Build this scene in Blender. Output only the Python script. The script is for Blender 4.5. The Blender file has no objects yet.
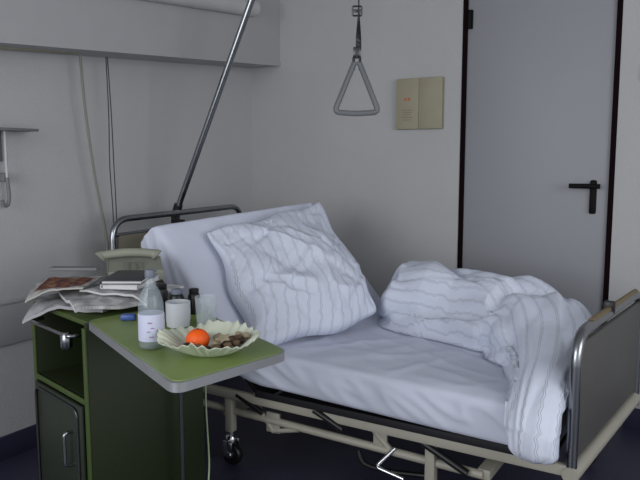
import bpy, bmesh, math, random
import numpy as np
from mathutils import Vector, Matrix, noise as mnoise
random.seed(4); np.random.seed(4)
sc = bpy.context.scene
sc.view_settings.view_transform = 'Standard'
sc.view_settings.look = 'None'

# ------------------------------------------------------------ materials
def lin(c):
    r = []
    for v in c:
        v = v/255.0
        r.append(v/12.92 if v <= 0.04045 else ((v+0.055)/1.055)**2.4)
    return (r[0], r[1], r[2], 1.0)

def mat(name, rgb, rough=0.6, metal=0.0, var=0.06, vscale=8.0, bump=0.0, bscale=60.0, trans=0.0, alpha=1.0, ior=1.45, emis=0.0, spec=0.5):
    m = bpy.data.materials.new(name); m.use_nodes = True
    nt = m.node_tree; b = nt.nodes['Principled BSDF']
    tc = nt.nodes.new('ShaderNodeTexCoord')
    nz = nt.nodes.new('ShaderNodeTexNoise'); nz.inputs['Scale'].default_value = vscale; nz.inputs['Detail'].default_value = 4
    nt.links.new(tc.outputs['Object'], nz.inputs['Vector'])
    mx = nt.nodes.new('ShaderNodeMix'); mx.data_type = 'RGBA'
    c = lin(rgb)
    mx.inputs[6].default_value = tuple(max(0, v*(1-var*2)) for v in c[:3])+(1,)
    mx.inputs[7].default_value = tuple(min(1, v*(1+var*2)) for v in c[:3])+(1,)
    nt.links.new(nz.outputs['Fac'], mx.inputs[0])
    nt.links.new(mx.outputs[2], b.inputs['Base Color'])
    b.inputs['Roughness'].default_value = rough
    b.inputs['Metallic'].default_value = metal
    b.inputs['IOR'].default_value = ior
    b.inputs['Transmission Weight'].default_value = trans
    b.inputs['Specular IOR Level'].default_value = spec
    b.inputs['Alpha'].default_value = alpha
    if emis > 0:
        b.inputs['Emission Color'].default_value = c
        b.inputs['Emission Strength'].default_value = emis
    if bump > 0:
        n2 = nt.nodes.new('ShaderNodeTexNoise'); n2.inputs['Scale'].default_value = bscale; n2.inputs['Detail'].default_value = 5
        nt.links.new(tc.outputs['Object'], n2.inputs['Vector'])
        bp = nt.nodes.new('ShaderNodeBump'); bp.inputs['Strength'].default_value = bump; bp.inputs['Distance'].default_value = 0.01
        nt.links.new(n2.outputs['Fac'], bp.inputs['Height'])
        nt.links.new(bp.outputs['Normal'], b.inputs['Normal'])
    return m

def stripe_mat(name, base, stripe, period=0.055, width=0.07, zig=0.006, zfreq=90.0, gap=0.16):
    m = mat(name, base, rough=0.85, var=0.02, vscale=5, bump=0.25, bscale=26)
    nt = m.node_tree; b = nt.nodes['Principled BSDF']
    uv = nt.nodes.new('ShaderNodeUVMap')
    sp = nt.nodes.new('ShaderNodeSeparateXYZ'); nt.links.new(uv.outputs['UV'], sp.inputs[0])
    def M(op, a, bb=None, c=None):
        n = nt.nodes.new('ShaderNodeMath'); n.operation = op
        for i, v in enumerate((a, bb, c)):
            if v is None: continue
            if isinstance(v, (int, float)): n.inputs[i].default_value = v
            else: nt.links.new(v, n.inputs[i])
        return n.outputs[0]
    s = M('PINGPONG', sp.outputs[1], 1.0/zfreq*2)
    s = M('MULTIPLY', s, zig*zfreq/2)
    x = M('ADD', sp.outputs[0], s)
    x = M('DIVIDE', x, period)
    fr = M('FRACT', x)
    l1 = M('COMPARE', fr, 0.35, width/2)
    l2 = M('COMPARE', fr, 0.35+gap, width/2)
    f = M('MAXIMUM', l1, l2)
    mx = nt.nodes.new('ShaderNodeMix'); mx.data_type = 'RGBA'
    old = b.inputs['Base Color'].links[0].from_socket
    nt.links.new(old, mx.inputs[6]); mx.inputs[7].default_value = lin(stripe)
    nt.links.new(f, mx.inputs[0]); nt.links.new(mx.outputs[2], b.inputs['Base Color'])
    return m

M_wall = mat('wall_plaster', (178,178,179), 0.9, var=0.03, vscale=1.5, bump=0.25, bscale=180)
M_wall_l = mat('wall_plaster_side', (182,182,184), 0.9, var=0.03, vscale=1.5, bump=0.25, bscale=180)
M_ceil = mat('ceiling_paint', (190,190,190), 0.95)
M_floor = mat('floor_linoleum', (48,48,68), 0.45, var=0.1, vscale=30)
M_base = mat('skirting_vinyl', (44,46,68), 0.6)
M_door = mat('door_laminate', (146,147,153), 0.5, var=0.015, vscale=2)
M_gask = mat('door_gasket', (18,5,10), 0.8, spec=0.1)
M_black = mat('black_plastic', (18,18,20), 0.4)
M_blackm = mat('black_matt_plastic', (9,9,10), 0.6, spec=0.2)
M_chrome = mat('chrome', (150,153,157), 0.25, 1.0)
M_chromeB = mat('bright_chrome', (205,207,210), 0.18, 1.0)
M_chromeD = mat('dark_steel', (85,87,88), 0.35, 0.9)
M_alu = mat('brushed_aluminium', (170,172,175), 0.4, 0.7)
M_beige = mat('beige_enamel', (160,157,145), 0.4, var=0.05)
M_box = mat('beige_box', (146,141,120), 0.6)
M_box2 = mat('beige_box_light', (155,150,128), 0.6)
M_red = mat('orange_mark', (190,105,70), 0.6)
M_greytext = mat('grey_mark', (120,112,90), 0.6)
M_sheet = mat('white_sheet', (206,211,228), 0.85, var=0.015, bump=0.3, bscale=9)
M_stripe = stripe_mat('striped_cotton', (210,216,232), (160,164,175), period=0.060, width=0.035, gap=0.12)
M_dark = mat('dark_mattress_pad', (22,22,28), 0.7)
M_panelF = mat('footboard_panel', (80,79,78), 0.5)
M_panelH = mat('headboard_panel', (125,121,106), 0.5)
M_gold = mat('tan_grip', (110,96,68), 0.5)
M_green = mat('green_linoleum', (124,144,80), 0.36, var=0.05, vscale=14)
M_greend = mat('green_laminate', (30,39,18), 0.5, var=0.05)
M_greenl = mat('green_edge', (66,82,40), 0.5, var=0.05)
M_greydoor = mat('grey_door_panel', (42,48,40), 0.5)
M_glass = mat('clear_glass', (205,215,222), 0.04, alpha=0.22, var=0.0, spec=1.0)
M_pet = mat('clear_plastic', (175,188,195), 0.06, alpha=0.30, var=0.0, spec=1.0)
M_white = mat('white_porcelain', (184,188,195), 0.3, var=0.01)
M_label = mat('paper_label', (194,198,220), 0.6)
M_pink = mat('pink_print', (160,120,165), 0.6)
M_orange = mat('orange_peel', (238,92,8), 0.45, var=0.04, bump=0.3, bscale=200)
M_bowl = mat('cream_bowl', (202,208,190), 0.5, var=0.03)
M_cookie = mat('brown_cookie', (88,62,44), 0.8, var=0.25, vscale=60)
M_choc = mat('dark_chocolate', (48,32,26), 0.5)
M_nut = mat('pale_nut', (158,146,122), 0.7, var=0.25, vscale=60)
M_nutd = mat('dark_nut', (98,78,60), 0.7, var=0.25, vscale=60)
M_phone = mat('phone_plastic', (142,145,132), 0.4)
M_phoneD = mat('phone_keys', (105,105,96), 0.5)
M_paper = mat('page_paper', (205,205,205), 0.8)
M_cover = mat('dark_cover', (62,62,67), 0.5)
M_cover2 = mat('white_cover', (205,205,210), 0.5)
M_cover3 = mat('blue_grey_cover', (110,116,130), 0.5)
M_grey = mat('grey_plastic', (112,114,116), 0.5)
M_handle = mat('grey_handle_plastic', (108,111,113), 0.45)
M_blue = mat('blue_plastic', (60,85,150), 0.4)
M_cordb = mat('beige_cord', (128,127,120), 0.6)
M_cordd = mat('dark_cord', (48,48,50), 0.6)
M_cableg = mat('green_cable', (150,165,130), 0.5)
M_trunk = mat('trunking_enamel', (170,170,172), 0.6, var=0.02)
M_panelw = mat('pale_wall_panel', (188,188,190), 0.6, var=0.02)
M_lamp = mat('lamp_diffuser', (190,190,190), 0.5)

def news_mat(name, photo=False, base=(196,196,198)):
    m = mat(name, base, 0.85, var=0.04)
    nt = m.node_tree; b = nt.nodes['Principled BSDF']
    uv = nt.nodes.new('ShaderNodeUVMap')
    w = nt.nodes.new('ShaderNodeTexWave'); w.bands_direction = 'Y'; w.inputs['Scale'].default_value = 22; w.inputs['Distortion'].default_value = 1.5
    nt.links.new(uv.outputs['UV'], w.inputs['Vector'])
    nz = nt.nodes.new('ShaderNodeTexNoise'); nz.inputs['Scale'].default_value = 5; nt.links.new(uv.outputs['UV'], nz.inputs['Vector'])
    r = nt.nodes.new('ShaderNodeValToRGB'); r.color_ramp.elements[0].position = 0.42; r.color_ramp.elements[1].position = 0.55
    nt.links.new(nz.outputs['Fac'], r.inputs[0])
    mu = nt.nodes.new('ShaderNodeMath'); mu.operation = 'MULTIPLY'
    nt.links.new(w.outputs['Fac'], mu.inputs[0]); nt.links.new(r.outputs[0], mu.inputs[1])
    mx = nt.nodes.new('ShaderNodeMix'); mx.data_type = 'RGBA'
    nt.links.new(mu.outputs[0], mx.inputs[0]); old = b.inputs['Base Color'].links[0].from_socket
    nt.links.new(old, mx.inputs[6]); mx.inputs[7].default_value = lin((95,95,100))
    out = mx.outputs[2]
    if photo:
        sp = nt.nodes.new('ShaderNodeSeparateXYZ'); nt.links.new(uv.outputs['UV'], sp.inputs[0])
        def cmp(sock, v, e):
            n = nt.nodes.new('ShaderNodeMath'); n.operation = 'COMPARE'; nt.links.new(sock, n.inputs[0]); n.inputs[1].default_value = v; n.inputs[2].default_value = e; return n.outputs[0]
        a = nt.nodes.new('ShaderNodeMath'); a.operation = 'MULTIPLY'
        nt.links.new(cmp(sp.outputs[0], 0.5, 0.40), a.inputs[0]); nt.links.new(cmp(sp.outputs[1], 0.5, 0.36), a.inputs[1])
        n3 = nt.nodes.new('ShaderNodeTexNoise'); n3.inputs['Scale'].default_value = 6; nt.links.new(uv.outputs['UV'], n3.inputs['Vector'])
        r3 = nt.nodes.new('ShaderNodeValToRGB'); e = r3.color_ramp.elements
        e[0].position = 0.35; e[0].color = lin((55,48,48)); e[1].position = 0.7; e[1].color = lin((130,112,80))
        k = e.new(0.5); k.color = lin((112,58,48))
        nt.links.new(n3.outputs['Fac'], r3.inputs[0])
        m2 = nt.nodes.new('ShaderNodeMix'); m2.data_type = 'RGBA'
        nt.links.new(a.outputs[0], m2.inputs[0]); nt.links.new(out, m2.inputs[6]); nt.links.new(r3.outputs[0], m2.inputs[7])
        out = m2.outputs[2]
    nt.links.new(out, b.inputs['Base Color'])
    return m
M_news = news_mat('newsprint'); M_news2 = news_mat('newsprint_grey', base=(165,165,168)); M_newsp = news_mat('newsprint_photo', True, base=(170,168,165))

# ------------------------------------------------------------ geometry helpers
def box(c, s, bev=0.0, rot=0.0, segs=2, R=None):
    bm = bmesh.new(); bmesh.ops.create_cube(bm, size=1.0)
    for v in bm.verts: v.co = Vector((v.co.x*s[0], v.co.y*s[1], v.co.z*s[2]))
    if bev > 0: bmesh.ops.bevel(bm, geom=bm.edges[:], offset=min(bev, min(s)*0.45), segments=segs, affect='EDGES', profile=0.5)
    Rm = R if R is not None else Matrix.Rotation(rot, 3, 'Z')
    bm.verts.index_update()
    V = [Rm @ v.co + Vector(c) for v in bm.verts]; F = [[v.index for v in f.verts] for f in bm.faces]
    bm.free(); return V, F

def smooth_path(pts, n=8):
    P = [Vector(p) for p in pts]
    if len(P) < 3: return P
    out = []
    for i in range(len(P)-1):
        p0 = P[max(i-1, 0)]; p1 = P[i]; p2 = P[i+1]; p3 = P[min(i+2, len(P)-1)]
        for k in range(n):
            t = k/n
            out.append(0.5*((2*p1)+(-p0+p2)*t+(2*p0-5*p1+4*p2-p3)*t*t+(-p0+3*p1-3*p2+p3)*t**3))
    out.append(P[-1]); return out

def fillet(pts, r, n=6):
    P = [Vector(p) for p in pts]; out = [P[0]]
    for i in range(1, len(P)-1):
        a = (P[i-1]-P[i]); b = (P[i+1]-P[i]); rr = min(r, a.length*0.49, b.length*0.49)
        A = P[i]+a.normalized()*rr; B = P[i]+b.normalized()*rr
        for k in range(n+1):
            t = k/n; out.append((1-t)**2*A+2*t*(1-t)*P[i]+t*t*B)
    out.append(P[-1]); return out

def tube(pts, r, seg=12, closed=False):
    P = [Vector(p) for p in pts]; V = []; F = []; n = len(P)
    up = None
    for i in range(n):
        if closed: t = (P[(i+1) % n]-P[i-1]).normalized()
        else: t = (P[min(i+1, n-1)]-P[max(i-1, 0)]).normalized()
        if up is None:
            up = Vector((0, 0, 1)) if abs(t.z) < 0.9 else Vector((1, 0, 0))
        s = t.cross(up).normalized(); up = s.cross(t).normalized()
        rr = r[i] if isinstance(r, (list, tuple)) else r
        for k in range(seg):
            a = 2*math.pi*k/seg; V.append(P[i]+(s*math.cos(a)+up*math.sin(a))*rr)
    m = n if closed else n-1
    for i in range(m):
        for k in range(seg):
            a = i*seg+k; b = i*seg+(k+1) % seg; c = ((i+1) % n)*seg+(k+1) % seg; d = ((i+1) % n)*seg+k
            F.append([a, b, c, d])
    if not closed:
        F.append(list(range(seg))[::-1]); F.append([(n-1)*seg+k for k in range(seg)])
    return V, F

def lathe(c, prof, seg=32, axis='Z', mod=None):
    V = []; F = []; c = Vector(c)
    for (r, z) in prof:
        for k in range(seg):
            a = 2*math.pi*k/seg; rr = r; zz = z
            if mod: rr, zz = mod(r, z, a)
            p = Vector((rr*math.cos(a), rr*math.sin(a), zz))
            if axis == 'Y': p = Vector((p.x, p.z, p.y))
            if axis == 'X': p = Vector((p.z, p.x, p.y))
            V.append(c+p)
    for i in range(len(prof)-1):
        for k in range(seg):
            F.append([i*seg+k, i*seg+(k+1) % seg, (i+1)*seg+(k+1) % seg, (i+1)*seg+k])
    F.append(list(range(seg))[::-1]); F.append([(len(prof)-1)*seg+k for k in range(seg)])
    return V, F

def prism(poly, z0, z1):
    n = len(poly); V = [Vector((p[0], p[1], z0)) for p in poly]+[Vector((p[0], p[1], z1)) for p in poly]
    F = [list(range(n))[::-1], list(range(n, 2*n))]+[[i, (i+1) % n, n+(i+1) % n, n+i] for i in range(n)]
    return V, F

def join(*parts):
    V = []; F = []
    for v, f in parts:
        o = len(V); V += list(v); F += [[i+o for i in ff] for ff in f]
    return V, F

def wloc(ob):
    if ob is None: return Vector((0, 0, 0))
    l = Vector(ob.location)
    if ob.parent is not None: l += ob.matrix_parent_inverse.translation+wloc(ob.parent)
    return l

def mk(name, geo, m, parent=None, smooth=True, label=None, cat=None, kind=None, uv=None, group=None, ang=40):
    V, F = geo
    V = [Vector(v) for v in V]
    if parent is None:
        xs = [v.x for v in V]; ys = [v.y for v in V]; zs = [v.z for v in V]
        o = Vector(((min(xs)+max(xs))/2, (min(ys)+max(ys))/2, min(zs)))
    else: o = Vector((0, 0, 0))
    me = bpy.data.meshes.new(name); me.from_pydata([v-o for v in V], [], F)
    me.materials.append(m)
    if uv is not None:
        l = me.uv_layers.new(name='UVMap')
        for lp in me.loops: l.data[lp.index].uv = uv[lp.vertex_index]
    bm = bmesh.new(); bm.from_mesh(me); bmesh.ops.recalc_face_normals(bm, faces=bm.faces[:]); bm.to_mesh(me); bm.free()
    if smooth:
        me.polygons.foreach_set('use_smooth', [True]*len(me.polygons))
        try: me.set_sharp_from_angle(angle=math.radians(ang))
        except Exception: pass
    ob = bpy.data.objects.new(name, me); bpy.context.collection.objects.link(ob)
    if parent is not None:
        ob.parent = parent; ob.location = (0, 0, 0)
        ob.matrix_parent_inverse = Matrix.Translation(-wloc(parent))
    else: ob.location = o
    if label: ob['label'] = label
    if cat: ob['category'] = cat
    if kind: ob['kind'] = kind
    if group: ob['group'] = group
    return ob
sub = mk

def thing(name, loc, label, cat, group=None):
    e = bpy.data.objects.new(name, None); e.empty_display_size = 0.1; e.location = loc
    bpy.context.collection.objects.link(e); e['label'] = label; e['category'] = cat
    if group: e['group'] = group
    return e

# ------------------------------------------------------------ cloth relaxation (numpy)
def smooth_noise(shape, passes, wrapv):
    N = np.random.randn(*shape)
    for _ in range(passes):
        Q = N.copy()
        Q[1:-1] += N[2:]+N[:-2]
        if wrapv: Q += np.roll(N, 1, 1)+np.roll(N, -1, 1)
        else: Q[:, 1:-1] += N[:, 2:]+N[:, :-2]
        N = Q/5
    return N/N.std()

def gridnormals(P, wrapv):
    du = np.gradient(P, axis=0)
    dv = (np.roll(P, -1, 1)-np.roll(P, 1, 1)) if wrapv else np.gradient(P, axis=1)
    nn = np.cross(du, dv); return nn/(np.linalg.norm(nn, axis=2, keepdims=True)+1e-9)

def relax(P0, su, sv, iters=250, attr=0.02, lap=0.15, wrapv=False, amp=0.01, passes=3, grav=0.0, collide=None, pin=None):
    P = P0.copy(); U, Vn, _ = P.shape
    nz = smooth_noise((U, Vn), passes, wrapv)
    P = P+gridnormals(P, wrapv)*nz[..., None]*amp
    def pairs(a, b):
        if wrapv:
            I, J = np.meshgrid(np.arange(U-a), np.arange(Vn), indexing='ij'); return (I*Vn+J).ravel(), ((I+a)*Vn+(J+b) % Vn).ravel()
        if b >= 0: I, J = np.meshgrid(np.arange(U-a), np.arange(Vn-b), indexing='ij')
        else: I, J = np.meshgrid(np.arange(U-a), np.arange(-b, Vn), indexing='ij')
        return (I*Vn+J).ravel(), ((I+a)*Vn+(J+b)).ravel()
    groups = []
    base = P0.reshape(-1, 3)
    for (a, b, s, w) in ((1, 0, su, 1), (0, 1, sv, 1), (1, 1, (su+sv)/2, .4), (1, -1, (su+sv)/2, .4), (2, 0, su, .3), (0, 2, sv, .3)):
        i, j = pairs(a, b); L = np.linalg.norm(base[i]-base[j], axis=1)*s; groups.append((i, j, L, w))
    I = np.concatenate([g[0] for g in groups]); J = np.concatenate([g[1] for g in groups])
    L = np.concatenate([g[2] for g in groups]); W = np.concatenate([np.full(len(g[0]), g[3]) for g in groups])
    n = U*Vn; cnt = np.bincount(I, W, n)+np.bincount(J, W, n); cnt = np.maximum(cnt, 1e-6)
    Q = P.reshape(-1, 3).copy()
    for it in range(iters):
        D = Q[J]-Q[I]; l = np.linalg.norm(D, axis=1)+1e-9
        C = D*((l-L)/l*0.5*W)[:, None]
        acc = np.empty_like(Q)
        for k in range(3): acc[:, k] = np.bincount(I, C[:, k], n)-np.bincount(J, C[:, k], n)
        Q += acc/cnt[:, None]*1.6
        E = (Q-base).reshape(U, Vn, 3); A = np.zeros_like(E)
        A[1:-1] += (E[2:]+E[:-2]-2*E[1:-1])
        if wrapv: A += np.roll(E, 1, 1)+np.roll(E, -1, 1)-2*E
        else: A[:, 1:-1] += E[:, 2:]+E[:, :-2]-2*E[:, 1:-1]
        Q += (A*lap*0.25).reshape(-1, 3)
        Q += (base-Q)*attr
        Q[:, 2] -= grav
        if pin is not None: Q[pin] = base[pin]
        if collide is not None: collide(Q)
    return Q.reshape(U, Vn, 3)

def grid_faces(U, Vn, wrapv=False, off=0):
    F = []
    for i in range(U-1):
        for j in range(Vn if wrapv else Vn-1):
            F.append([off+i*Vn+j, off+(i+1)*Vn+j, off+(i+1)*Vn+(j+1) % Vn, off+i*Vn+(j+1) % Vn])
    return F

# ------------------------------------------------------------ room
XW, YW = -2.85, 3.76
def wallbox(name, c, s, m): return mk(name, box(c, s), m, kind='structure', smooth=False)
wallbox('floor', (0, 1.0, -0.05), (5.9, 5.8, 0.1), M_floor)
wallbox('ceiling', (0, 1.0, 2.85), (5.9, 5.8, 0.1), M_ceil)
wallbox('wall_left', (XW-0.05, 1.0, 1.4), (0.1, 5.8, 2.8), M_wall_l)
DX0, DX1, DH = -1.385, -0.565, 2.45
g = join(box(((XW+DX0)/2, YW+0.05, 1.4), (DX0-XW, 0.1, 2.8)), box(((2.9+DX1)/2, YW+0.05, 1.4), (2.9-DX1, 0.1, 2.8)),
         box(((DX0+DX1)/2, YW+0.05, (2.8+DH)/2), (DX1-DX0, 0.1, 2.8-DH)))
mk('wall_back', g, M_wall, kind='structure', smooth=False)
# door
door = mk('door_1', box(((DX0+DX1)/2, YW+0.03, DH/2), (DX1-DX0-0.05, 0.04, DH-0.04), 0.002), M_door, kind='structure')
mk('trim_1', join(box((DX0+0.014, YW+0.02, DH/2), (0.026, 0.046, DH)), box((DX1-0.014, YW+0.02, DH/2), (0.026, 0.046, DH)), box(((DX0+DX1)/2, YW+0.02, DH-0.012), (DX1-DX0, 0.046, 0.026))), M_gask, kind='structure', smooth=False)
hd = mk('door_handle', join(box((-0.665, YW+0.005, 1.185), (0.034, 0.024, 0.175), 0.01)), M_blackm, door, label='black lever door handle with long back plate')
mk('lever', tube([(-0.775, YW-0.045, 1.242), (-0.625, YW-0.045, 1.242)], 0.0125), M_blackm, hd)
mk('lever_knob', lathe((-0.665, YW-0.03, 1.242), [(0.014, -0.018), (0.016, 0), (0.016, 0.03)], 16, axis='Y'), M_blackm, hd)
mk('door_hinge', join(lathe((-1.345, YW-0.006, 2.14), [(0.010, -0.05), (0.010, 0.05)], 12), box((-1.345, YW+0.005, 2.14), (0.03, 0.012, 0.1))), M_blackm, door, label='small dark steel door hinge')
mk('baseboard_left', box((XW+0.008, 1.0, 0.055), (0.016, 5.5, 0.11), 0.003), M_base, kind='structure')
mk('baseboard_back', join(box(((XW+DX0)/2, YW-0.008, 0.055), (DX0-XW-0.03, 0.016, 0.11), 0.003), box(((2.8+DX1+0.1)/2, YW-0.008, 0.055), (2.7-DX1, 0.016, 0.11), 0.003)), M_base, kind='structure')
mk('trim_2', join(box((XW+0.008, 0.65, 0.635), (0.016, 3.0, 0.20), 0.004), box((XW+0.012, 0.65, 0.73), (0.020, 3.0, 0.016), 0.004)), M_panelw, kind='structure')

# supply trunking along left wall
def tiltbox(x0, x1, y0, y1, za0, za1, zb0, zb1):
    V = [Vector(p) for p in ((x0,y0,za0),(x1,y0,za0),(x1,y0,za1),(x0,y0,za1),(x0,y1,zb0),(x1,y1,zb0),(x1,y1,zb1),(x0,y1,zb1))]
    return V, [[0,1,2,3],[4,7,6,5],[0,4,5,1],[1,5,6,2],[2,6,7,3],[3,7,4,0]]
tr = thing('supply_trunking', (XW, 1.5, 1.8), 'long grey wall-mounted medical supply duct above the bed', 'wall duct')
mk('duct_body', tiltbox(XW, XW+0.233, -0.8, YW-0.001, 1.69, 2.25, 1.975, 2.5), M_trunk, tr, smooth=False)
mk('lower_edge', tiltbox(XW+0.225, XW+0.240, -0.8, YW-0.002, 1.69, 1.71, 1.975, 1.995), M_trunk, tr, smooth=False)
mk('lamp_strip', join(tube([(XW+0.26, 0.2, 2.03), (XW+0.26, 3.45, 2.28)], 0.05, 20)), M_lamp, tr, label='long round lamp diffuser')
mk('service_cover', box((XW+0.10, 2.05, 1.866), (0.03, 0.42, 0.008), 0.003, R=Matrix.Rotation(math.atan(0.0625), 3, 'X')), M_box, tr)

# electrical box on back wall
eb = thing('electrical_box', (-1.63, YW, 1.55), 'beige two-part switch box with small printed marks', 'electrical box')
mk('housing', box((-1.63, YW-0.012, 1.695), (0.287, 0.024, 0.29), 0.003), M_box, eb)
mk('cover_panel', box((-1.7025, YW-0.025, 1.695), (0.141, 0.004, 0.286), 0.0015), M_box2, eb)
mk('cover_panel', box((-1.5575, YW-0.025, 1.695), (0.141, 0.004, 0.286), 0.0015), M_box2, eb)
for xx in (-1.712, -1.69):
    mk('printed_mark', box((xx, YW-0.0275, 1.722), (0.015, 0.002, 0.016)), M_red, eb, smooth=False)
for k in range(5):
    mk('printed_line', box((-1.70, YW-0.0275, 1.66-0.014*k), (0.07-0.012*(k % 3), 0.002, 0.003)), M_greytext, eb, smooth=False)
mk('light_switch', box((-0.43, YW-0.008, 1.80), (0.06, 0.014, 0.08), 0.004), M_cover2, label='small white rocker light switch on wall', cat='light switch')

# bracket on left wall
wb = thing('wall_bracket', (XW, 1.95, 1.4), 'plain flat grey wall bracket with slim stem and hook', 'bracket')
mk('shelf_plate', join(box((XW+0.06, 1.84, 1.51), (0.12, 0.36, 0.012), 0.003), box((XW+0.006, 1.88, 1.44), (0.012, 0.05, 0.14), 0.003)), M_grey, wb)
mk('stem', tube([(XW+0.05, 1.895, 1.505), (XW+0.05, 1.895, 1.30)], 0.006), M_panelw, wb)
mk('hook', join(box((XW+0.02, 1.90, 1.30), (0.04, 0.026, 0.04), 0.006), tube(smooth_path([(XW+0.05, 1.895, 1.30), (XW+0.05, 1.900, 1.22), (XW+0.05, 1.893, 1.18), (XW+0.05, 1.875, 1.175), (XW+0.05, 1.865, 1.20)]), 0.008)), M_grey, wb)

# cords
mk('pull_cord', tube(smooth_path([(XW+0.10, 2.28, 1.874), (XW+0.10, 2.30, 1.6), (XW+0.10, 2.34, 1.3), (XW+0.10, 2.40, 0.98), (XW+0.10, 2.40, 0.8)]), 0.0065, 8), M_cordb, label='thick beige cord hanging down from the duct', cat='cord', group='cords under the duct')
for k, dy in enumerate((0.0, 0.024)):
    mk('call_cord', tube(smooth_path([(XW+0.12, 2.42+dy*0.4, 1.882), (XW+0.12, 2.425+dy*0.7, 1.6), (XW+0.12, 2.42+dy*1.1, 1.35), (XW+0.12, 2.43+dy*.9, 1.1), (XW+0.12, 2.43+dy*.7, 0.8)]), 0.0026, 8), M_cordd, label='thin dark call cord hanging down from the duct', cat='cord', group='cords under the duct')

# ------------------------------------------------------------ bed
YN, YF, XH, XF = 2.33, 3.25, -2.57, -0.44
bed = thing('hospital_bed', (-1.5, 2.79, 0), 'adjustable hospital bed with beige steel frame and chrome ends', 'bed')
RZ = 0.340
fx = lambda y: XF+(y-YN)/(YF-YN)*0.08     # foot end runs slightly askew
mk('side_rail', box(((XH+XF)/2, YN, RZ), (XF-XH, 0.03, 0.042), 0.008), M_beige, bed)
mk('side_rail', box(((XH+fx(YF))/2, YF, RZ), (fx(YF)-XH, 0.03, 0.042), 0.008), M_beige, bed)
mk('cross_rail', box((XH+0.02, (YN+YF)/2, RZ), (0.03, YF-YN, 0.042), 0.008), M_beige, bed)
mk('cross_rail', tube([(fx(YN), YN-0.02, RZ-0.01), (fx(YF), YF+0.02, RZ-0.01)], 0.028, 16), M_beige, bed)
LZ = 0.235
mk('lower_frame', join(tube([(-2.25, YN+0.03, LZ+0.02), (-0.75, YN+0.03, LZ)], 0.017), tube([(-2.25, YF-0.05, LZ+0.02), (-0.7, YF-0.05, LZ)], 0.017),
                       box((-1.95, 2.79, LZ), (0.05, 0.86, 0.04), 0.006), box((-0.75, 2.79, LZ), (0.05, 0.86, 0.04), 0.006)), M_beige, bed)
mk('lift_bracket', join(tube([(-1.80, YN+0.03, 0.33), (-1.69, YN+0.03, 0.20), (-1.56, YN+0.03, 0.235)], 0.012), box((-1.69, YN+0.03, 0.24), (0.07, 0.012, 0.09), 0.003)), M_beige, bed)
mk('lift_bracket', join(tube([(-1.22, YN+0.03, 0.33), (-1.12, YN+0.03, 0.24)], 0.012), box((-1.17, YN+0.03, 0.275), (0.06, 0.012, 0.07), 0.003)), M_beige, bed)
mk('lift_arm', tube([(-1.45, YN-0.02, 0.36), (-1.32, YN-0.01, 0.30)], 0.013), M_black, bed)
mk('lift_arm', tube(smooth_path([(-1.28, YN+0.05, 0.20), (-1.25, YN+0.05, 0.15), (-1.15, YN+0.08, 0.13), (-1.0, YN+0.10, 0.14)]), 0.011), M_black, bed)
mk('lift_arm', tube([(-0.98, YN+0.0, 0.32), (-0.80, YN+0.0, 0.24)], 0.014), M_black, bed)
mk('lift_arm', tube([(-1.86, YN-0.005, 0.345), (-1.72, YN-0.01, 0.29)], 0.013), M_black, bed)
mk('adjusting_lever', join(tube(fillet([(-1.10, YN+0.02, 0.26), (-1.16, YN-0.03, 0.19), (-1.04, YN-0.03, 0.17)], 0.02), 0.008)), M_chromeB, bed)
mk('gas_strut', join(tube([(-1.75, 2.6, 0.30), (-1.3, 2.6, 0.22)], 0.02), tube([(-1.3, 2.6, 0.22), (-1.0, 2.6, 0.20)], 0.010)), M_alu, bed)
for (cx, cy) in ((-1.92, YN+0.02), (-1.92, YF-0.05), (-0.55, YF-0.06), (-0.95, YN+0.02)):
    mk('leg', box((cx, cy, 0.24), (0.04, 0.04, 0.17), 0.006), M_beige, bed)
    c = mk('caster', join(lathe((cx, cy, 0.105), [(0.026, 0), (0.028, 0.012), (0.024, 0.03), (0.017, 0.036), (0.017, 0.065)], 20), box((cx, cy-0.026, 0.078), (0.052, 0.006, 0.075), 0.003), box((cx, cy+0.026, 0.078), (0.052, 0.006, 0.075), 0.003),
             lathe((cx+0.008, cy, 0.052), [(0.014, -0.034), (0.016, -0.03), (0.016, 0.03), (0.014, 0.034)], 16, axis='Y')), M_chromeB, bed, label='shiny chrome caster fork')
    sub('wheel', lathe((cx+0.008, cy, 0.050), [(0.02, -0.018), (0.044, -0.016), (0.050, -0.008), (0.050, 0.008), (0.044, 0.016), (0.02, 0.018)], 24, axis='Y'), M_black, c)
mk('mattress_platform', join(box((-1.08, 2.79, 0.366), (1.16, 0.91, 0.014), 0.004), box((-1.12, YN-0.018, 0.374), (1.26, 0.012, 0.030), 0.004)), M_dark, bed)
mk('backrest_platform', join(box((-2.02, 2.79, 0.575), (0.72, 0.84, 0.02), 0.004, R=Matrix.Rotation(math.radians(44), 3, 'Y'))), M_dark, bed)
for yy in (2.5, 3.1): mk('backrest_strut', tube([(-1.95, yy, 0.35), (-2.1, yy, 0.62)], 0.012), M_alu, bed)
HT = 1.10; YH = 2.28
mk('headboard_frame', tube(fillet([(XH, YH, 0.3), (XH, YH, HT-0.01), (XH, YF+0.02, HT), (XH, YF+0.02, 0.3)], 0.10, 10), 0.016, 16), M_chrome, bed)
mk('headboard_rail', tube([(XH, YH+0.01, HT-0.085), (XH, YF-0.01, HT-0.075)], 0.010), M_chrome, bed)
mk('headboard_panel', box((XH, (YH+YF)/2, 0.82), (0.02, YF-YH-0.06, 0.40), 0.01), M_panelH, bed)
FT = 0.81
def fp(y, z, dx=0): return (fx(y)+dx, y, z)
mk('footboard_frame', tube(fillet([fp(YN, 0.30), fp(YN, FT), fp(YF, FT), fp(YF, 0.30)], 0.11, 10), 0.019, 16), M_chrome, bed)
mk('footboard_grip', tube([fp(YN+0.16, FT+0.014), fp(YF-0.10, FT+0.014)], 0.012, 14), M_gold, bed)
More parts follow.
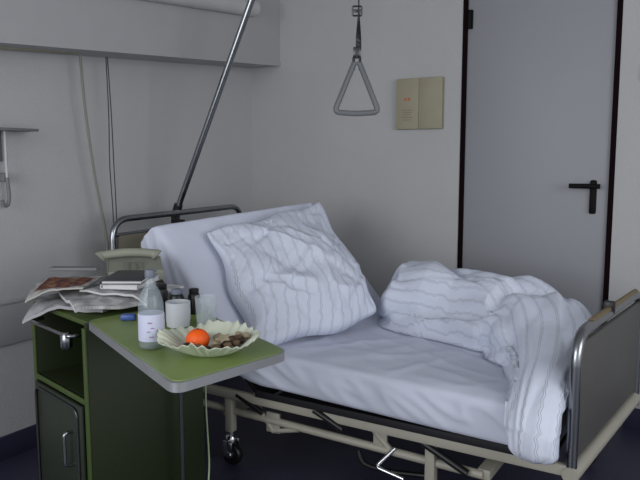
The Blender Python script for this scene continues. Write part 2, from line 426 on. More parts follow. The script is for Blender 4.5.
rz = -math.atan2(0.08, YF-YN)
mk('footboard_panel', box((fx((YN+YF)/2), (YN+YF)/2, 0.575), (0.022, YF-YN-0.05, 0.40), 0.012, rot=rz), M_panelF, bed)
mk('footboard_clamp', box(fp(YN+0.40, FT+0.02), (0.04, 0.03, 0.05), 0.006), M_black, bed)

# lifting pole with trapeze
YP = 2.765
lp = thing('lifting_pole', (-2.57, YP, 1.0), 'chrome bed lifting pole with black strap and grab handle', 'bed trapeze')
mk('pole', tube(fillet([(-2.62, YP, 0.35), (-2.62, YP, 1.08), (-2.09, YP, 2.14), (-1.92, YP, 2.48), (-1.40, YP, 2.62)], 0.10, 8), 0.0165, 16), M_chrome, lp)
mk('pole_socket', join(tube([(-2.62, YP, 0.99), (-2.62, YP, 1.075), (-2.595, YP, 1.135)], 0.024, 16), box((-2.595, YP, 1.03), (0.05, 0.05, 0.05), 0.006)), M_black, lp)
# twisted webbing strap
V = []; F = []
for k in range(41):
    z = 2.615-(2.615-1.86)*k/40; tw = 0.5+1.5*math.sin(max(0, k-18)/22*math.pi)*(1 if k > 18 else 0); hw = 0.0125
    for sx, sy in ((-hw, -0.0025), (hw, -0.0025), (hw, 0.0025), (-hw, 0.0025)):
        V.append(Vector((-1.50+sx*math.cos(tw)-sy*math.sin(tw), YP+sx*math.sin(tw)+sy*math.cos(tw), z)))
for k in range(40):
    for q in range(4): F.append([k*4+q, k*4+(q+1) % 4, k*4+4+(q+1) % 4, k*4+4+q])
F += [[3, 2, 1, 0], [160, 161, 162, 163]]
mk('strap', (V, F), M_black, lp, smooth=False)
TX, TZ = -1.508, 1.805
dR = Vector((0.852, 0.524, 0)).normalized()
def tp(a, z): return Vector((TX, YP, TZ))+dR*a+Vector((0, 0, z))
mk('strap_buckle', join(tube(fillet([tp(0, 0.245), tp(-0.02, 0.245), tp(-0.02, 0.205), tp(0.02, 0.205), tp(0.02, 0.245), tp(0, 0.245)], 0.006), 0.004, 8), box(tp(0.0, 0.225), (0.034, 0.012, 0.012), 0.002, rot=0.55), box(tp(0, 0.05), (0.034, 0.016, 0.04), 0.004, rot=0.55)), M_chromeD, lp)
tri = fillet([tp(0.012, 0.0), tp(0.100, -0.215), tp(0, -0.222), tp(-0.100, -0.215), tp(-0.012, 0.0)], 0.028, 6)
mk('grab_handle', tube(tri, 0.0125, 12, closed=True), M_handle, lp)
mk('handle_clip', join(tube(fillet([tp(-0.014, -0.03), tp(-0.014, 0.03), tp(0.014, 0.03), tp(0.014, -0.03)], 0.01), 0.006), tube([tp(0,0.02), tp(0,0.06)], 0.008)), M_black, lp)

# mattress with sheet
NU = 190
def mkpath(top, hinge, foot, r=0.10):
    return fillet([Vector((top[0], 0, top[1])), Vector((hinge[0], 0, hinge[1])), Vector((foot[0], 0, foot[1]))], r, 10)
pathN = mkpath((-2.275, 1.085), (-1.79, 0.570), (-0.50, 0.535)); pathF = mkpath((-2.03, 1.15), (-1.53, 0.580), (-0.48, 0.550))
def eval_path(pth, s):
    cum = [0]
    for i in range(1, len(pth)): cum.append(cum[-1]+(pth[i]-pth[i-1]).length)
    d = s*cum[-1]
    for i in range(1, len(pth)):
        if d <= cum[i]+1e-9:
            t = (d-cum[i-1])/(cum[i]-cum[i-1]); return pth[i-1].lerp(pth[i], t), (pth[i]-pth[i-1]).normalized()
    return pth[-1], (pth[-1]-pth[-2]).normalized()
def rrect(w, h, r, n):
    pts = []
    for cx, cy, a0 in ((w-r, h-r, 0), (-(w-r), h-r, 90), (-(w-r), -(h-r), 180), (w-r, -(h-r), 270)):
        for k in range(7):
            a = math.radians(a0+k*15); pts.append((cx+r*math.cos(a), cy+r*math.sin(a)))
    pts.append(pts[0]); cum = [0]
    for i in range(1, len(pts)): cum.append(cum[-1]+math.hypot(pts[i][0]-pts[i-1][0], pts[i][1]-pts[i-1][1]))
    out = []
    for k in range(n):
        d = cum[-1]*k/n
        for i in range(1, len(pts)):
            if d <= cum[i]:
                t = (d-cum[i-1])/(cum[i]-cum[i-1]+1e-12); out.append((pts[i-1][0]*(1-t)+pts[i][0]*t, pts[i-1][1]*(1-t)+pts[i][1]*t)); break
    return out
TL = 2.0; TH = 0.160
sec = rrect(0.46, TH/2, 0.022, 160); NV = len(sec)
MP = np.zeros((NU, NV, 3))
for i in range(NU):
    s = i/(NU-1)
    pN, tN = eval_path(pathN, s); pF, tF = eval_path(pathF, s)
    e = min(s, 1-s)*TL; R0 = 0.018
    end = 1.0 if e > R0 else math.sqrt(max(0.0, 1-((R0-e)/R0)**2))*0.18+0.82
    back = min(1, max(0, (0.85-s*TL)/0.4))
    for j in range(NV):
        yy, zz = sec[j]
        yn = 2.30-0.04*back; yf = 3.22
        f = (yy+0.46)/0.92
        Y = yn+(yf-yn)*f
        ff = min(1, max(0, f)); c = pN.lerp(pF, ff); t = tN.lerp(tF, ff).normalized(); n = Vector((-t.z, 0, t.x))
        low = 0.5-zz/TH
        if f < 0.10:
            Y -= 0.010*low*(0.5+math.sin(s*26+1.5*math.sin(s*11)))*(1-0.7*back)*(1-low**3)
            Y += 0.010*low**2
            Y -= 0.010*max(0, 1-abs(mnoise.noise(Vector((s*13+zz*9, zz*6, 3))))*4)*(1-low)*low*4
        wr = 0.0
        if zz > 0.05 and 0.02 < f < 0.98:
            X0 = c.x
            r1 = max(0, 1-abs(mnoise.noise(Vector((X0*2.2+Y*3.6, (Y-X0)*0.9, 0))))*5)
            r2 = max(0, 1-abs(mnoise.noise(Vector((X0*4.3-Y*3.0, Y*1.2+X0*.8, 4))))*4)
            r3 = max(0, 1-abs(mnoise.noise(Vector((X0*3.0+Y*8.0, Y*1.5-X0*1.6, 9))))*4)
            wr = (0.007*r1+0.006*r2+0.004*r3)*(1-0.65*back)
            wr *= min(1, (f-0.02)/0.06)*min(1, (0.98-f)/0.06)
        c = c+n*(-TH/2+zz*end+wr)
        MP[i, j] = (c.x, Y, c.z)
MP2 = relax(MP, 1.003, 1.003, iters=40, attr=0.08, lap=0.15, wrapv=True, amp=0.0008, passes=8)
def closed_sweep(P):
    U, Vn, _ = P.shape
    V = [Vector(p) for p in P.reshape(-1, 3)]; F = grid_faces(U, Vn, True)
    F.append(list(range(Vn))); F.append([(U-1)*Vn+k for k in range(Vn)][::-1]); return V, F
mk('mattress', closed_sweep(MP2), M_sheet, label='mattress with white fitted sheet, backrest end raised', cat='mattress', ang=60)

def mattress_z(X, Y):
    f = np.clip((Y-2.26)/0.95, 0, 1)
    hx = -1.79+0.26*f
    z1 = 0.583-(X+1.6)*0.03
    z2 = 0.59+(hx-X)*1.07
    return np.maximum(z1, z2)

# pillow
def ridged(p, s):
    q = Vector(p)*s; w = Vector((mnoise.noise(q*0.7), mnoise.noise(q*0.7+Vector((7, 2, 5))), 0))*1.2
    return 1-abs(mnoise.noise(q+w))*2.2
def crease(p, s, k=5.0, wamp=1.0):
    q = Vector(p)*s; w = Vector((mnoise.noise(q*0.8), mnoise.noise(q*0.8+Vector((7, 2, 5))), 0))*wamp
    v = max(0, 1-abs(mnoise.noise(q+w))*k); return v*v*(3-2*v)
def pillow_obj():
    n = 130
    A = np.array((-2.12, 2.45, 1.045)); B = np.array((-1.93, 3.12, 1.150)); C = np.array((-1.39, 2.85, 0.655)); D = np.array((-1.775, 2.265, 0.575))
    u = np.linspace(0, 1, n)[:, None]; v = np.linspace(0, 1, n)[None, :]
    x = 2*u-1+0*v; y = 2*v-1+0*u
    rc = np.clip(x, 0, 1)**2*np.abs(y)**4
    uu = (u-0.5)*(1-0.05*(1-y**2)+0.03*np.sin(y*7)-0.10*rc)+0.5; vv = (v-0.5)*(1-0.06*(1-x**2)+0.03*np.sin(x*6+1)-0.14*rc)+0.5
    uu = uu+0.05*np.clip(x, 0, 1)**2*(1-y**2)
    base = ((1-uu)*(1-vv))[..., None]*A+((1-uu)*vv)[..., None]*B+(uu*vv)[..., None]*C+(uu*(1-vv))[..., None]*D
    prof = (np.clip(1-x**2, 0, 1)*np.clip(1-y**2, 0, 1))**0.42
    prof = prof*(0.88+0.34*x)
    R = np.zeros((n, n)); CR = np.zeros((n, n))
    for i in range(n):
        for j in range(n):
            X, Y = x[i, j], y[i, j]
            a = ridged(((X+Y)*0.9+3, (Y-X)*0.28, 0.3), 1.5)
            b = ridged(((Y*0.9-X*0.8)+9, (X+Y)*0.35, 1.3), 1.7)
            R[i, j] = 0.6*a+0.55*b
            CR[i, j] = crease((X*1.2+Y*1.0, (Y-X)*0.4, 5), 1.3, 3.5, .7)+0.6*crease((Y*1.3-X*0.8, (X+Y)*0.4, 8), 1.5, 3.5, .7)+0.5*crease((Y*2.4+X*1.6, (X-Y)*0.9, 11), 1.6, 3.5, .7)
    nn = np.array((0.68, -0.12, 0.72)); nn /= np.linalg.norm(nn)
    edge = np.clip(np.minimum(1-np.abs(x), 1-np.abs(y))/0.15, 0, 1)
    top = base+nn*(prof*(0.120+0.048*R)-0.012*CR*edge)[..., None]
    bot = base-nn*(prof*0.03)[..., None]
    pin = np.zeros((n, n), bool); pin[0] = pin[-1] = True; pin[:, 0] = pin[:, -1] = True
    T = relax(top, 1.035, 1.035, iters=160, attr=0.04, lap=0.20, amp=0.005, passes=14, pin=pin.ravel())
    V = [Vector(p) for p in T.reshape(-1, 3)]; F = grid_faces(n, n)
    idx = {}
    uvs = [((j/(n-1))*0.8, (i/(n-1))*0.8) for i in range(n) for j in range(n)]
    for i in range(n):
        for j in range(n):
            if i in (0, n-1) or j in (0, n-1): idx[(i, j)] = i*n+j
            else:
                idx[(i, j)] = len(V); V.append(Vector(bot[i, j])); uvs.append((j/(n-1)*0.8, i/(n-1)*0.8))
    for i in range(n-1):
        for j in range(n-1): F.append([idx[(i, j)], idx[(i, j+1)], idx[(i+1, j+1)], idx[(i+1, j)]])
    return mk('pillow', (V, F), M_stripe, label='large square pillow in striped white case on raised backrest', cat='pillow', uv=uvs, ang=180)
pillow_obj()

# duvet : bunched roll along far side, crossing at the foot and hanging over the near corner
def duvet_obj():
    cp = smooth_path([(-1.53, 3.11, 0.57), (-1.30, 3.10, 0.57), (-1.0, 3.06, 0.57), (-0.77, 2.97, 0.57), (-0.62, 2.76, 0.57), (-0.565, 2.52, 0.57), (-0.55, 2.35, 0.56), (-0.545, 2.258, 0.50), (-0.54, 2.252, 0.385)], 16)
    Ls = [0]
    for i in range(1, len(cp)): Ls.append(Ls[-1]+(cp[i]-cp[i-1]).length)
    tot = Ls[-1]; U, Vn = 230, 150
    def at(s):
        d = s*tot
        for i in range(1, len(cp)):
            if d <= Ls[i]+1e-9:
                t = (d-Ls[i-1])/(Ls[i]-Ls[i-1]); return cp[i-1].lerp(cp[i], t)
        return cp[-1]
    P = np.zeros((U, Vn, 3))
    ks = [0, .07, .17, .26, .40, .55, .70, .80, .90, 1.0]; wk = [.36, .44, .47, .46, .48, .46, .36, .27, .21, .17]; hk = [.23, .285, .29, .27, .30, .25, .18, .12, .07, .05]
    CRE = np.zeros((U, Vn))
    for i in range(U):
        s = i/(U-1); c = at(s); t = (at(min(1, s+0.03))-at(max(0, s-0.03))).normalized()
        th = Vector((t.x, t.y, 0))
        if th.length < 0.3: th = Vector((0, -1, 0))
        th.normalize(); side = Vector((-th.y, th.x, 0)); n = t.cross(side)
        if n.z-n.y*0.3 < 0: n = -n
        w = np.interp(s, ks, wk); h = np.interp(s, ks, hk)
        e = min(s/0.08, (1-s)/0.03, 1.0); f = math.sqrt(max(0.0, 1-(1-e)**2))
        if i in (0, U-1): f = 0.03
        for j in range(Vn):
            a = 2*math.pi*j/Vn-math.pi/2; ca, sa = math.cos(a), math.sin(a)
            sx = math.copysign(abs(ca)**0.85, ca)*w/2*f
            w1 = mnoise.noise(Vector((s*3.6, ca*0.8, sa*0.8)))*2.4; w2 = mnoise.noise(Vector((s*4.5+5, ca*0.9, sa*0.9)))*2.6
            fold = 0.76+0.28*abs(math.sin(1.5*a+s*4.0+w1+2.4))**0.7+0.10*abs(math.sin(2.9*a-s*5.5+w2))**0.8
            sz = (sa**0.72*h*f*fold) if sa > 0 else -0.004*f*(-sa)
            wob = 1+0.12*abs(math.sin(s*8+a*1.0+w1))-0.06
            P[i, j] = c+side*sx*wob+n*sz
            CRE[i, j] = (0.030*crease((s*3.0+ca*0.9, ca*1.1, sa*1.1+2), 0.9, 2.8, .8)+0.006*crease((s*5-sa*1.2, ca*1.9+4, sa*1.9), 1.0, 3.0, .8))*(1 if sa > 0 else 0.2)*f*min(1, h/0.2)
    G0 = gridnormals(P, True); P = P-G0*CRE[..., None]*np.sign(np.sum(G0[:, Vn//2, 2]))
    def col(Q):
        X, Y = Q[:, 0], Q[:, 1]
        on = (Y > 2.275) & (Y < 3.24)
        zf = mattress_z(X, Y)+0.004
        low = on & (Q[:, 2] < zf)
        Q[low, 2] = zf[low]
        Q[:, 1] = np.minimum(Q[:, 1], 3.42)
        cl = Q[:, 2] < 0.80
        Q[cl, 0] = np.minimum(Q[cl, 0], -0.465+np.clip((Q[cl, 1]-2.33)*0.087, 0, 0.08))
        Q[:, 2] = np.maximum(Q[:, 2], 0.365)
    R = relax(P, 1.022, 1.035, iters=200, attr=0.022, lap=0.55, wrapv=True, amp=0.008, passes=22, grav=0.0002, collide=col)
    # texture coordinates by true arc length so the woven stripes keep their spacing
    seg = np.linalg.norm(np.roll(R, -1, 1)-R, axis=2); cumv = np.cumsum(seg, axis=1)-seg
    cumv = cumv-cumv[:, Vn//2:Vn//2+1]+1.0
    uv = []
    dl = np.linalg.norm(R[1:, Vn//2]-R[:-1, Vn//2], axis=1); cu = np.concatenate([[0], np.cumsum(dl)])
    for i in range(U):
        for j in range(Vn): uv.append((float(cumv[i, j]), float(cu[i])))
    return mk('duvet', closed_sweep(R), M_stripe, label='crumpled white duvet with thin grey stripes pushed to the foot', cat='duvet', uv=uv, ang=180)
duvet_obj()

# ------------------------------------------------------------ bedside cabinet with flap table
Lc = Vector((-1.845, 1.51, 0)); Nc = Vector((-1.133, 1.174, 0)); Rc = Vector((-1.060, 1.56, 0)); Fc = Lc+(Rc-Nc)
bx = Vector((0.25, 0.968, 0)); ax = Vector((-0.968, 0.25, 0)); TZt = 0.85
cab = thing('bedside_cabinet', (Lc.x-0.15, Lc.y+0.25, 0), 'green hospital bedside cabinet with open compartment and fold-out table', 'bedside cabinet')
RB = Matrix(((ax.x, bx.x, 0), (ax.y, bx.y, 0), (0, 0, 1)))
W, D = 0.46, 0.45
def cb(a, b, z, sa, sb, sz, bev=0.003): return box(Lc+ax*a+bx*b+Vector((0, 0, z)), (sa, sb, sz), bev, R=RB)
Z0 = 0.10
mk('body', join(cb(0.01, W/2, (Z0+0.84)/2, 0.02, W, 0.84-Z0), cb(D-0.01, W/2, (Z0+0.84)/2, 0.02, W, 0.84-Z0), cb(D/2, W-0.01, (Z0+0.84)/2, D-0.04, 0.02, 0.83-Z0), cb(D/2, W/2, Z0+0.01, D-0.04, W-0.02, 0.02), cb(D/2, W/2, 0.56, D-0.04, W-0.02, 0.018)), M_greend, cab)
mk('edge_strip', cb(0.010, -0.004, (Z0+0.82)/2, 0.022, 0.008, 0.82-Z0, 0.002), M_greenl, cab)
mk('edge_strip', cb(D-0.010, -0.004, (Z0+0.82)/2, 0.022, 0.008, 0.82-Z0, 0.002), M_greenl, cab)
mk('edge_strip', cb(D/2, -0.004, 0.56, D-0.045, 0.008, 0.02, 0.002), M_greenl, cab)
mk('cabinet_top', join(cb(D/2, W/2, 0.836, D, W, 0.02, 0.006)), M_greenl, cab)
dr = mk('door', cb(D/2+0.0, -0.012, (Z0+0.55)/2+0.01, D-0.06, 0.014, 0.42), M_greydoor, cab)
sub('door_frame', tube(fillet([Lc+ax*a+bx*-0.024+Vector((0, 0, z)) for a, z in ((0.05, 0.12), (0.05, 0.53), (0.40, 0.53), (0.40, 0.12))], 0.03), 0.005), M_chromeD, dr)
sub('door_handle', tube(fillet([Lc+ax*0.10+bx*q+Vector((0, 0, z)) for q, z in ((-0.018, 0.44), (-0.05, 0.44), (-0.05, 0.32), (-0.018, 0.32))], 0.015), 0.006), M_chrome, dr)
mk('towel_rail', tube(fillet([Lc+ax*a+bx*q+Vector((0, 0, 0.79)) for a, q in ((0.05, 0.01), (0.05, -0.04), (0.38, -0.04), (0.38, 0.01))], 0.02), 0.007), M_chrome, cab)
mk('clamp_knob', join(lathe(Lc+ax*0.08+bx*-0.035+Vector((0, 0, 0.74)), [(0.012, 0), (0.02, 0.01), (0.02, 0.05), (0.012, 0.06)], 16)), M_chrome, cab)
for (a, b) in ((0.05, 0.05), (D-0.05, 0.05), (0.05, W-0.05), (D-0.05, W-0.05)):
    p = Lc+ax*a+bx*b
    c = mk('caster', join(lathe(p+Vector((0, 0, 0.08)), [(0.018, 0), (0.018, 0.022)], 12), box(p+Vector((0, -0.016, 0.055)), (0.03, 0.004, 0.05)), box(p+Vector((0, 0.016, 0.055)), (0.03, 0.004, 0.05))), M_chrome, cab)
    sub('wheel', lathe(p+Vector((0.005, 0, 0.036)), [(0.012, -0.013), (0.034, -0.010), (0.036, 0), (0.034, 0.010), (0.012, 0.013)], 20, axis='Y'), M_black, c)
def rpoly(pts, r, n=6):
    P = [Vector((p.x, p.y, 0)) for p in pts]; out = []
    for i in range(len(P)):
        a = (P[i-1]-P[i]).normalized()*r; b = (P[(i+1) % len(P)]-P[i]).normalized()*r
        A = P[i]+a; B = P[i]+b
        for k in range(n+1):
            t = k/n; q = (1-t)**2*A+2*t*(1-t)*P[i]+t*t*B; out.append((q.x, q.y))
    return out
outer = rpoly([Lc, Nc, Rc, Fc], 0.045)
cen = (Lc+Nc+Rc+Fc)/4
inner = [(cen.x+(x-cen.x)*0.975, cen.y+(y-cen.y)*0.96) for x, y in outer]
tb = mk('fold_out_table', prism(outer, TZt-0.026, TZt-0.002), M_alu, cab, ang=30, label='table flap with aluminium edge')
sub('table_surface', prism(inner, TZt-0.004, TZt), M_green, tb, ang=30)
pp = Vector((-1.70, 1.80, 0))
mk('table_post', join(tube([pp+Vector((0, 0, 0.09)), pp+Vector((0, 0, 0.83))], 0.009), tube([pp+Vector((0,0,0.80)), pp+Vector((0.35,-0.13,0.815))], 0.009)), M_chromeD, cab)
mk('table_post_foot', cb(0.03-0.06, 0.34, 0.09, 0.12, 0.08, 0.03), M_chromeD, cab)
mk('phone_cable', tube(smooth_path([(-1.735, 2.00, 0.82), (-1.745, 1.995, 0.7), (-1.75, 1.99, 0.45), (-1.73, 1.98, 0.2), (-1.68, 1.92, 0.006), (-1.66, 2.1, 0.006)]), 0.0035, 8), M_cableg, label='thin pale green telephone cable hanging beside the cabinet', cat='cable')

# ------------------------------------------------------------ things on the table
T = TZt
c0 = Vector((-1.412, 1.382, T))
bo = thing('water_bottle', c0, 'clear plastic water bottle with white paper label', 'bottle')
mk('bottle_body', lathe(c0, [(0.026, 0.0), (0.034, 0.006), (0.036, 0.02), (0.036, 0.11), (0.035, 0.13), (0.028, 0.158), (0.017, 0.18), (0.013, 0.195), (0.013, 0.205)], 40), M_pet, bo)
mk('label', lathe(c0, [(0.0365, 0.026), (0.0368, 0.028), (0.0368, 0.100), (0.0365, 0.102)], 40), M_label, bo)
for a, z, w, h in ((-0.9, 0.08, 0.012, 0.004), (-0.7, 0.065, 0.010, 0.003), (-1.0, 0.055, 0.010, 0.003), (-0.8, 0.04, 0.012, 0.003)):
    mk('label_print', box(c0+Vector((0.0369*math.cos(a), 0.0369*math.sin(a), z)), (0.0012, w, h), 0, rot=a), M_pink, bo, smooth=False)
mk('bottle_cap', lathe(c0, [(0.0138, 0.203), (0.0145, 0.205), (0.0145, 0.222), (0.012, 0.226)], 24), M_cover3, bo)

c0 = Vector((-1.520, 1.605, T))
mg = thing('mug', c0, 'plain white porcelain mug', 'mug')
mk('mug_body', lathe(c0, [(0.03, 0), (0.036, 0.004), (0.039, 0.03), (0.039, 0.082), (0.036, 0.082), (0.035, 0.03), (0.03, 0.01), (0.001, 0.008)], 36), M_white, mg)
hdv = Vector((-0.62, 0.78, 0))
mk('mug_handle', tube(smooth_path([c0+hdv*0.035+Vector((0, 0, 0.07)), c0+hdv*0.056+Vector((0, 0, 0.065)), c0+hdv*0.062+Vector((0, 0, 0.045)), c0+hdv*0.054+Vector((0, 0, 0.025)), c0+hdv*0.035+Vector((0, 0, 0.02))]), 0.005), M_white, mg)
mk('drinking_glass', lathe((-1.455, 1.665, T), [(0.028, 0), (0.031, 0.003), (0.036, 0.095), (0.0345, 0.095), (0.030, 0.012), (0.001, 0.010)], 36), M_glass, label='empty clear drinking glass beside the mug', cat='glass')
def smallbottle(c, r, h, mbody, mcap, label, name='medicine_bottle'):
    e = thing(name, c, label, 'bottle'); c = Vector(c)
    mk('bottle_body', lathe(c, [(r*0.9, 0), (r, 0.004), (r, h*0.72), (r*0.8, h*0.82), (r*0.7, h*0.84)], 24), mbody, e)
    mk('bottle_cap', lathe(c, [(r*0.8, h*0.83), (r*0.82, h*0.84), (r*0.82, h*0.98), (r*0.7, h)], 20), mcap, e)
smallbottle((-1.615, 1.70, T), 0.024, 0.098, M_black, M_cover3, 'small dark bottle with grey cap')
smallbottle((-1.665, 1.645, T), 0.024, 0.10, M_black, M_black, 'small black bottle standing behind the mug')
smallbottle((-1.605, 1.775, T), 0.021, 0.088, M_black, M_black, 'small black bottle beside the glass')
smallbottle((-1.70, 1.715, T), 0.024, 0.105, M_cover, M_black, 'small grey bottle with black cap')
mk('blue_case', box((-1.72, 1.58, T+0.012), (0.05, 0.03, 0.022), 0.008, rot=0.6), M_blue, label='small blue plastic case on the table', cat='case')

# ruffled bowl with irregular frill
bc = Vector((-1.243, 1.440, T))
def ruf(r, z, a):
    k = max(0, (r-0.06)/0.075); ph = 0.9*math.sin(3*a+1)+0.6*math.sin(5*a)
    am = 0.7+0.5*math.sin(2*a+0.7)*math.sin(7*a)
    return r*(1+0.022*k*am*math.sin(30*a+2*ph)+0.035*k*math.sin(5*a+1)+0.015*k*math.sin(11*a)), z+k*(0.005*am*math.sin(30*a+2*ph+0.6)+0.007*math.sin(4*a)+0.003*math.sin(9*a))
prof = [(0.045, 0.0), (0.06, 0.001), (0.075, 0.008), (0.10, 0.022), (0.125, 0.038), (0.140, 0.047), (0.140, 0.0490), (0.124, 0.0415), (0.10, 0.026), (0.075, 0.012), (0.055, 0.006), (0.001, 0.005)]
mk('fruit_bowl', lathe(bc, prof, 288, mod=ruf), M_bowl, label='shallow cream bowl with ruffled rim', cat='bowl', ang=60)
oc = bc+Vector((-0.016, -0.036, 0.040))
og = thing('orange', oc-Vector((0, 0, 0.031)), 'small bright orange mandarin in the bowl', 'orange')
mk('peel', lathe(oc, [(0.001, -0.0305)]+[(0.0325*math.cos(a), 0.0310*math.sin(a)) for a in [math.radians(t) for t in range(-80, 81, 8)]]+[(0.004, 0.0300), (0.001, 0.0290)], 36), M_orange, og)
mk('stem', lathe(oc+Vector((0, 0, 0.029)), [(0.0025, 0), (0.0025, 0.003)], 8), M_greend, og)
def blob(name, c, r, m, label, cat, grp=None, fl=0.6, n=1.0):
    V, F = lathe(c, [(0.001, -r*fl)]+[(r*math.cos(math.radians(t)), r*fl*math.sin(math.radians(t))) for t in range(-70, 71, 20)]+[(0.001, r*fl)], 20)
    V = [v+Vector((mnoise.noise(v*90), mnoise.noise(v*90+Vector((5, 3, 1))), mnoise.noise(v*90+Vector((1, 9, 4)))))*r*0.22*n for v in V]
    return mk(name, (V, F), m, label=label, cat=cat, group=grp)
G = 'sweets in the bowl'
blob('cookie', bc+Vector((-0.004, -0.090, 0.037)), 0.019, M_choc, 'dark brown round cookie beside the orange', 'cookie', G, 0.35)
blob('cookie', bc+Vector((0.045, -0.01, 0.020)), 0.022, M_cookie, 'brown nutty cookie among the nuts', 'cookie', G, 0.4)
blob('cookie', bc+Vector((0.035, 0.055, 0.028)), 0.022, M_cookie, 'brown nutty cookie among the nuts', 'cookie', G, 0.4)
for (x, y, z) in ((0.038, -0.060, 0.028), (0.080, 0.03, 0.036), (0.030, 0.025, 0.034), (0.07, -0.015, 0.036)):
    blob('chocolate', bc+Vector((x, y, z)), 0.014, M_choc, 'dark chocolate piece in bowl', 'chocolate', G, 0.6)
for q, (x, y, z, r) in enumerate(((0.02, 0.04, 0.022, 0.015), (0.06, -0.05, 0.032, 0.013), (-0.02, 0.055, 0.026, 0.015), (0.085, 0.005, 0.036, 0.012), (0.045, -0.030, 0.034, 0.013), (0.06, 0.045, 0.036, 0.013), (-0.06, 0.04, 0.030, 0.013), (0.088, -0.035, 0.040, 0.011), (0.07, 0.07, 0.040, 0.012), (0.055, 0.012, 0.036, 0.013), (0.04, 0.075, 0.038, 0.011), (0.02, -0.075, 0.034, 0.011))):
    blob('walnut', bc+Vector((x, y, z)), r, M_nut if q % 2 == 0 else M_nutd, 'pale brown nut in the bowl' if q % 2 == 0 else 'darker brown nut in the bowl', 'nut', G, 0.8)
sp = []
for k in range(10):
    a = k*math.pi/5; r = 0.022 if k % 2 == 0 else 0.011; sp.append((r*math.cos(a), r*math.sin(a)))
V, F = prism(sp, 0, 0.007)
Rs = Matrix.Rotation(0.3, 3, 'X')
mk('star_biscuit', ([Rs @ v+bc+Vector((0.060, -0.018, 0.048)) for v in V], F), M_nut, label='star-shaped pale biscuit on the nuts', cat='biscuit', smooth=False, group=G)

# ------------------------------------------------------------ things on the cabinet
CT = 0.847
def sheet(name, c, w, d, rot, m, label, z=0.0, cat='newspaper', amp=0.006, drop=1.0, fr=9, th=0.011):
    n = 34; V = []; uv = []
    R = Matrix.Rotation(rot, 3, 'Z')
    for layer in (0, 1):
        for i in range(n):
            for j in range(n):
                x = (i/(n-1)-0.5)*w; y = (j/(n-1)-0.5)*d
                p = R @ Vector((x, y, 0))+Vector(c)
                q = Vector((p.x, p.y, 0))-Lc; a = q.dot(ax); b = q.dot(bx)
                out = max(0, -b, b-W, a-D, -a)
                nz = mnoise.noise(Vector((p.x*fr, p.y*fr, z*50)))+0.6*(1-abs(mnoise.noise(Vector((p.x*fr*1.7, p.y*fr*.8, z*70))))*2)
                zz = z+CT+amp*(1+nz)-(out*out*4.0+out*0.25)*drop
                V.append(Vector((p.x, p.y, zz+(th if layer == 0 else 0)))); uv.append((i/(n-1), j/(n-1)))
    F = grid_faces(n, n)+[f[::-1] for f in grid_faces(n, n, off=n*n)]
    bd = [(i, 0) for i in range(n)]+[(n-1, j) for j in range(1, n)]+[(i, n-1) for i in range(n-2, -1, -1)]+[(0, j) for j in range(n-2, 0, -1)]
    for k in range(len(bd)):
        a = bd[k][0]*n+bd[k][1]; b2 = bd[(k+1) % len(bd)]; b = b2[0]*n+b2[1]
        F.append([a, b, b+n*n, a+n*n])
    return mk(name, (V, F), m, label=label, cat=cat, uv=uv)
def onc(a, b): return Lc+ax*a+bx*b
sheet('newspaper', onc(0.27, 0.14), 0.34, 0.32, 0.25, M_news2, 'folded newspaper overhanging the cabinet edge', z=0.0, drop=1.4)
sheet('newspaper', onc(0.18, 0.18), 0.40, 0.32, -0.5, M_news, 'crumpled newspaper pages under the books', z=0.022, amp=0.010)
sheet('newspaper', onc(0.12, 0.24), 0.30, 0.22, 0.15, M_news, 'folded newspaper section beside the books', z=0.050, amp=0.005, fr=13, th=0.008)
sheet('magazine', onc(0.33, 0.08), 0.21, 0.24, 0.55, M_newsp, 'magazine with reddish brown cover photo', z=0.062, cat='magazine', amp=0.008, drop=1.2, fr=11, th=0.006)
def book(c, w, d, h, rot, cover, label):
    R = Matrix.Rotation(rot, 3, 'Z'); c = Vector(c)
    e = thing('book', c, label, 'book', group='books on the cabinet')
    f = lambda o, s, b: box(c+R @ Vector(o), s, b, rot=rot)
    mk('cover', join(f((0, 0, 0.0015), (w, d, 0.003), 0.001), f((0, 0, h-0.0015), (w, d, 0.003), 0.001), f((-w/2+0.0015, 0, h/2), (0.003, d, h), 0.001)), cover, e)
    mk('pages', f((0.002, 0, h/2), (w-0.01, d-0.008, h-0.006), 0), M_paper, e, smooth=False)
book(onc(0.15, 0.25)+Vector((0, 0, CT+0.072)), 0.14, 0.21, 0.018, 0.40, M_cover2, 'white-covered thick book under a darker one')
book(onc(0.16, 0.25)+Vector((0, 0, CT+0.091)), 0.15, 0.23, 0.014, 0.55, M_cover, 'dark paperback lying on top')
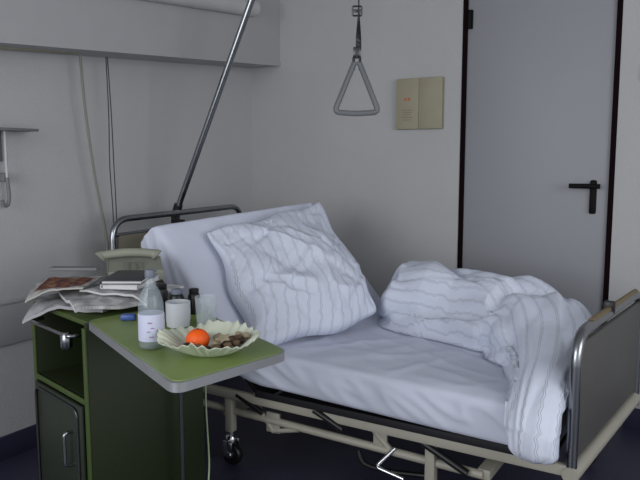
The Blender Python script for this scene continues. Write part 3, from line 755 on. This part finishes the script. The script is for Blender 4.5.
# phone
pc = onc(0.40, 0.38)+Vector((0, 0, CT+0.075)); pr = math.radians(-42); Rp = Matrix.Rotation(pr, 3, 'Z')
ph = thing('telephone', pc, 'beige corded desk telephone with handset on its cradle', 'telephone')
def pf(x, y, z): return pc+Rp @ Vector((x, y, z))
Vw = [pf(*p) for p in ((-0.09, -0.085, -0.02), (0.11, -0.085, -0.02), (0.11, 0.135, -0.02), (-0.09, 0.135, -0.02), (-0.08, -0.08, 0.048), (0.105, -0.08, 0.018), (0.105, 0.13, 0.018), (-0.08, 0.13, 0.048))]
mk('phone_body', (Vw, [[0,3,2,1],[4,5,6,7],[0,1,5,4],[1,2,6,5],[2,3,7,6],[3,0,4,7]]), M_phone, ph, smooth=False)
for i in range(3):
    for j in range(4):
        mk('key', box(pf(0.010+0.024*j, -0.01+0.027*i, 0.036-0.0039*j), (0.014, 0.017, 0.008), 0.002, rot=pr), M_phoneD, ph)
hs = [pf(-0.045, -0.115, 0.052), pf(-0.048, -0.092, 0.066), pf(-0.05, 0, 0.073), pf(-0.048, 0.092, 0.066), pf(-0.045, 0.115, 0.052)]
hp = smooth_path(hs, 6)
mk('handset', join(tube(hp, [0.022, 0.028, 0.030, 0.028, 0.024, 0.020]+[0.018]*(len(hp)-12)+[0.020, 0.024, 0.028, 0.030, 0.028, 0.022], 16)), M_phone, ph)
mk('remote_control', box(onc(0.43, 0.16)+Vector((0, 0, CT+0.108)), (0.19, 0.045, 0.014), 0.005, rot=0.55), M_grey, label='slim grey remote control on the newspapers', cat='remote control')

# ------------------------------------------------------------ camera + light
cam = bpy.data.cameras.new('camera'); co = bpy.data.objects.new('camera', cam); bpy.context.collection.objects.link(co)
cam.sensor_width = 36; cam.lens = 690/640*36
fwd = Vector((-0.524*0.99284, 0.852*0.99284, -0.11946))
co.location = (0, 0, 1.39); co.rotation_euler = fwd.to_track_quat('-Z', 'Y').to_euler()
sc.camera = co
def area(loc, target, size, sy, power, col):
    l = bpy.data.lights.new('window_and_fill_light', 'AREA'); l.shape = 'RECTANGLE'; l.size = size; l.size_y = sy; l.energy = power; l.color = col
    o = bpy.data.objects.new('window_and_fill_light', l); o.location = loc
    o.rotation_euler = (Vector(target)-Vector(loc)).to_track_quat('-Z', 'Y').to_euler(); bpy.context.collection.objects.link(o); return o
area((-1.6, -1.7, 1.75), (-1.3, 3.0, 0.9), 2.4, 1.7, 62, (0.97, 0.985, 1.0))  # daylight from the window behind the camera
area((2.4, 1.2, 1.8), (-1.9, 2.2, 1.0), 2.2, 1.7, 44, (0.97, 0.985, 1.0))  # fill lamp added on the right, stands for no known window
w = bpy.data.worlds.new('world'); sc.world = w; w.use_nodes = True
w.node_tree.nodes['Background'].inputs[0].default_value = (0.85, 0.88, 0.93, 1); w.node_tree.nodes['Background'].inputs[1].default_value = 0.76
